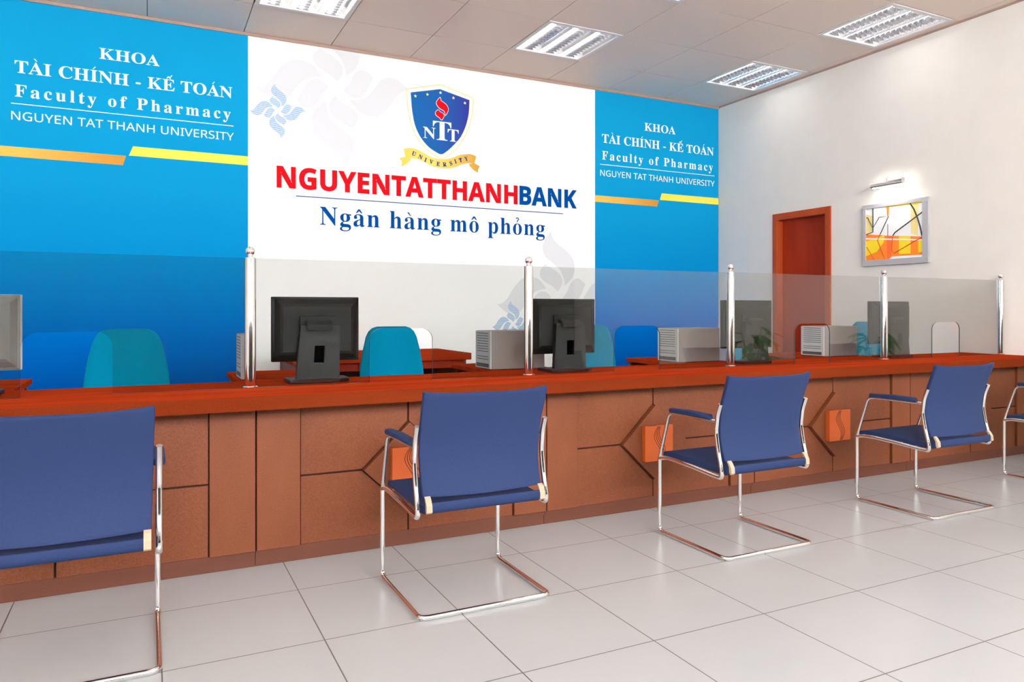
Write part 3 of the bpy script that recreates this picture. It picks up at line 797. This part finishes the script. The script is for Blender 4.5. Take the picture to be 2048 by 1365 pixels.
pl = thing('picture_light', 'small chrome lamp shining down on the framed picture', 'lamp', (XR, 4.64, 2.34))
MB().lathe([(.05, -.012), (.05, -.003), (.045, -.001)], (0, -.1, .045), 24, 0).build('wall_plate', M['white_metal'], pl, smooth=True)
MB().tube(fillet([(-.008, -.1, .045), (-.06, -.06, .075), (-.115, .0, .06), (-.12, .0, .0)], .04), .010, 10).build('arm', M['chrome'], pl, smooth=True)
MB().tube([(-.12, -.165, -.002), (-.12, .165, -.002)], .026, 18).build('lamp_shade', M['chrome'], pl, smooth=True)
MB().box(-.124, -.104, -.15, .15, -.0305, -.0275).build('light_strip', M['lampglow'], pl)

# ------------------------------------------------------------------ lay-in ceiling lights
def make_light(label):
    t = thing('ceiling_light', label, 'light', (0, 0, 0), 'louvred ceiling lights')
    a = CT / 2 - .006; b = a - .035
    MB().box(-a, a, -a, -b, -.006, .004).box(-a, a, b, a, -.006, .004).box(-a, -b, -b, b, -.006, .004).box(b, a, -b, b, -.006, .004).build('frame', M['white_metal'], t)
    MB().box(-b, b, -b, b, .098, .102).box(-b - .004, -b, -b, b, .004, .098).box(b, b + .004, -b, b, .004, .098).box(-b, b, -b - .004, -b, .004, .098).box(-b, b, b, b + .004, .004, .098).build('housing', M['white_metal'], t)
    bw_ = 2 * b / 3
    for k in range(3):
        x0 = -b + k * bw_; xc = x0 + bw_ / 2
        mb = MB()
        for sx in (-1, 1):
            e0, e1 = xc + sx * (bw_ / 2 - .002), xc + sx * (bw_ / 2 - .05)
            q = [(e0, -.002), (xc + sx * (bw_ / 2 - .012), .03), (e1, .075), (e1 + sx * .003, .076), (xc + sx * (bw_ / 2 - .008), .032), (e0 + sx * .0015, -.002)]
            mb.prism(q, 1, -b + .001, b - .001)
        mb.build('reflector', M['reflector'], t)
        mb = MB()
        for j in range(13):
            y = -b + (j + .5) * 2 * b / 13
            mb.add([(xc - .062, y - .002, .0), (xc + .062, y - .002, .0), (xc + .045, y - .0005, .034), (xc - .045, y - .0005, .034), (xc - .062, y + .002, .0), (xc + .062, y + .002, .0), (xc + .045, y + .0005, .034), (xc - .045, y + .0005, .034)],
                   [(0, 1, 2, 3), (7, 6, 5, 4), (0, 4, 5, 1), (3, 2, 6, 7), (0, 3, 7, 4), (1, 5, 6, 2)])
        mb.build('louver', M['louver'], t)
        MB().tube([(xc, -b + .03, .058), (xc, b - .03, .058)], .013, 10).build('tube', M['tube'], t, smooth=True)
    return t
lab = {(1, 0): 'louvred ceiling light cut by the top edge above the white banner', (4, 0): 'louvred ceiling light in front of the white banner, the largest seen whole',
       (7, 0): 'louvred ceiling light closest to the corner above the wooden door', (7, 2): 'louvred ceiling light above the framed picture, along the right wall',
       (4, 2): 'louvred ceiling light of which only one corner shows at the top edge'}
first = None
for ij in lights:
    x0, x1, y0, y1 = cell(*ij)
    if x0 < XL or x1 > XR or y0 < YF or y1 > YWALL: continue
    loc = ((x0 + x1) / 2, (y0 + y1) / 2, H)
    if first is None:
        first = make_light('louvred ceiling light out of view over the lobby'); first.location = loc; first_ij = ij
        if ij in lab: first['label'] = lab[ij]
    else:
        dup(first, loc, lab.get(ij, 'louvred ceiling light out of view over the lobby'))

# ------------------------------------------------------------------ potted plants in the lobby, seen mirrored in the screens
def make_plant(seed, hgt, loc, label):
    rnd = random.Random(seed)
    t = thing('potted_plant', label, 'plant', loc, 'potted plants by the right wall')
    MB().lathe([(.12, .001), (.15, .30), (.155, .32), (.14, .32), (.135, .29), (.0, .289)], n=28).build('pot', M['pot'], t, smooth=True)
    MB().lathe([(.0, .29), (.134, .291), (.134, .296), (.0, .297)], n=24).build('soil', M['soil'], t)
    st, lf = MB(), MB()
    for k in range(26):
        a = rnd.uniform(0, 2 * PI); rr = rnd.uniform(.05, .15); hz = rnd.uniform(.48, hgt)
        c, s = math.cos(a), math.sin(a)
        tip = (rr * c, rr * s, hz)
        st.tube([(.02 * c, .02 * s, .295), (.4 * rr * c, .4 * rr * s, .5 * (hz + .3)), tip], [.005, .004, .003], 6)
        ln, wd = rnd.uniform(.13, .2), rnd.uniform(.03, .048); dr = rnd.uniform(-.5, .35)
        vs, fs = [], []
        for i in range(7):
            u = i / 6; w = wd * math.sin(PI * min(1, u * .9 + .08)) ; z = hz + ln * (dr * u - .5 * u * u)
            x, y = (rr + ln * u) * c, (rr + ln * u) * s
            x = max(-.18, min(.24, x)); y = max(-.25, min(.25, y))
            vs += [(x - w * s, y + w * c, z + .012), (x, y, z), (x + w * s, y - w * c, z + .012)]
        for i in range(6):
            fs += [(3 * i, 3 * i + 1, 3 * i + 4, 3 * i + 3), (3 * i + 1, 3 * i + 2, 3 * i + 5, 3 * i + 4)]
        lf.add(vs, fs)
    st.build('stems', M['stem'], t, smooth=True); lf.build('foliage', M['leaf'], t, smooth=True)
    return t
make_plant(3, .95, (6.085, 2.62, 0), 'green leafy plant mirrored in the glass by the post below the picture')
make_plant(5, .98, (6.02, 1.15, 0), 'green leafy plant mirrored in the glass in front of the wooden door')

# ------------------------------------------------------------------ light
w = bpy.data.worlds.new('world'); scene.world = w; w.use_nodes = True
bg = w.node_tree.nodes['Background']; bg.inputs[0].default_value = (0.98, 0.99, 1.0, 1); bg.inputs[1].default_value = 18.0
for k, (a, b) in enumerate(xs):
    ld = bpy.data.lights.new('window_portal', 'AREA'); ld.shape = 'RECTANGLE'; ld.size = b - a; ld.size_y = WZ1 - WZ0
    ld.cycles.is_portal = True
    lo = bpy.data.objects.new('window_portal', ld); COL.objects.link(lo); lo.location = ((a + b) / 2, YF - .02, (WZ0 + WZ1) / 2)
    lo.rotation_euler = (PI / 2, 0, 0); lo.rotation_euler = (-PI / 2, PI, 0) if False else (PI / 2, 0, PI)

# ------------------------------------------------------------------ camera
cd = bpy.data.cameras.new('camera'); cam = bpy.data.objects.new('camera', cd); COL.objects.link(cam)
cd.sensor_width = 36.0; cd.sensor_fit = 'HORIZONTAL'; cd.lens = 1473.58 / 2048 * 36.0
cd.shift_y = -(682.5 - 620.37) / 2048
cd.clip_start = 0.05; cd.clip_end = 100
cam.location = (0, 0, 1.15); cam.rotation_euler = (PI / 2, 0, -0.4587)
scene.camera = cam
vs_ = scene.view_settings
scene.display_settings.display_device = 'sRGB'
vs_.view_transform = 'Standard'; vs_.look = 'None'; vs_.gamma = 1.0; vs_.use_curve_mapping = False
vs_.exposure = 0.62
cy = scene.cycles
cy.max_bounces = 12; cy.diffuse_bounces = 5; cy.glossy_bounces = 5; cy.transparent_max_bounces = 16; cy.transmission_bounces = 6
cy.sample_clamp_indirect = 6.0
cy.use_denoising = True
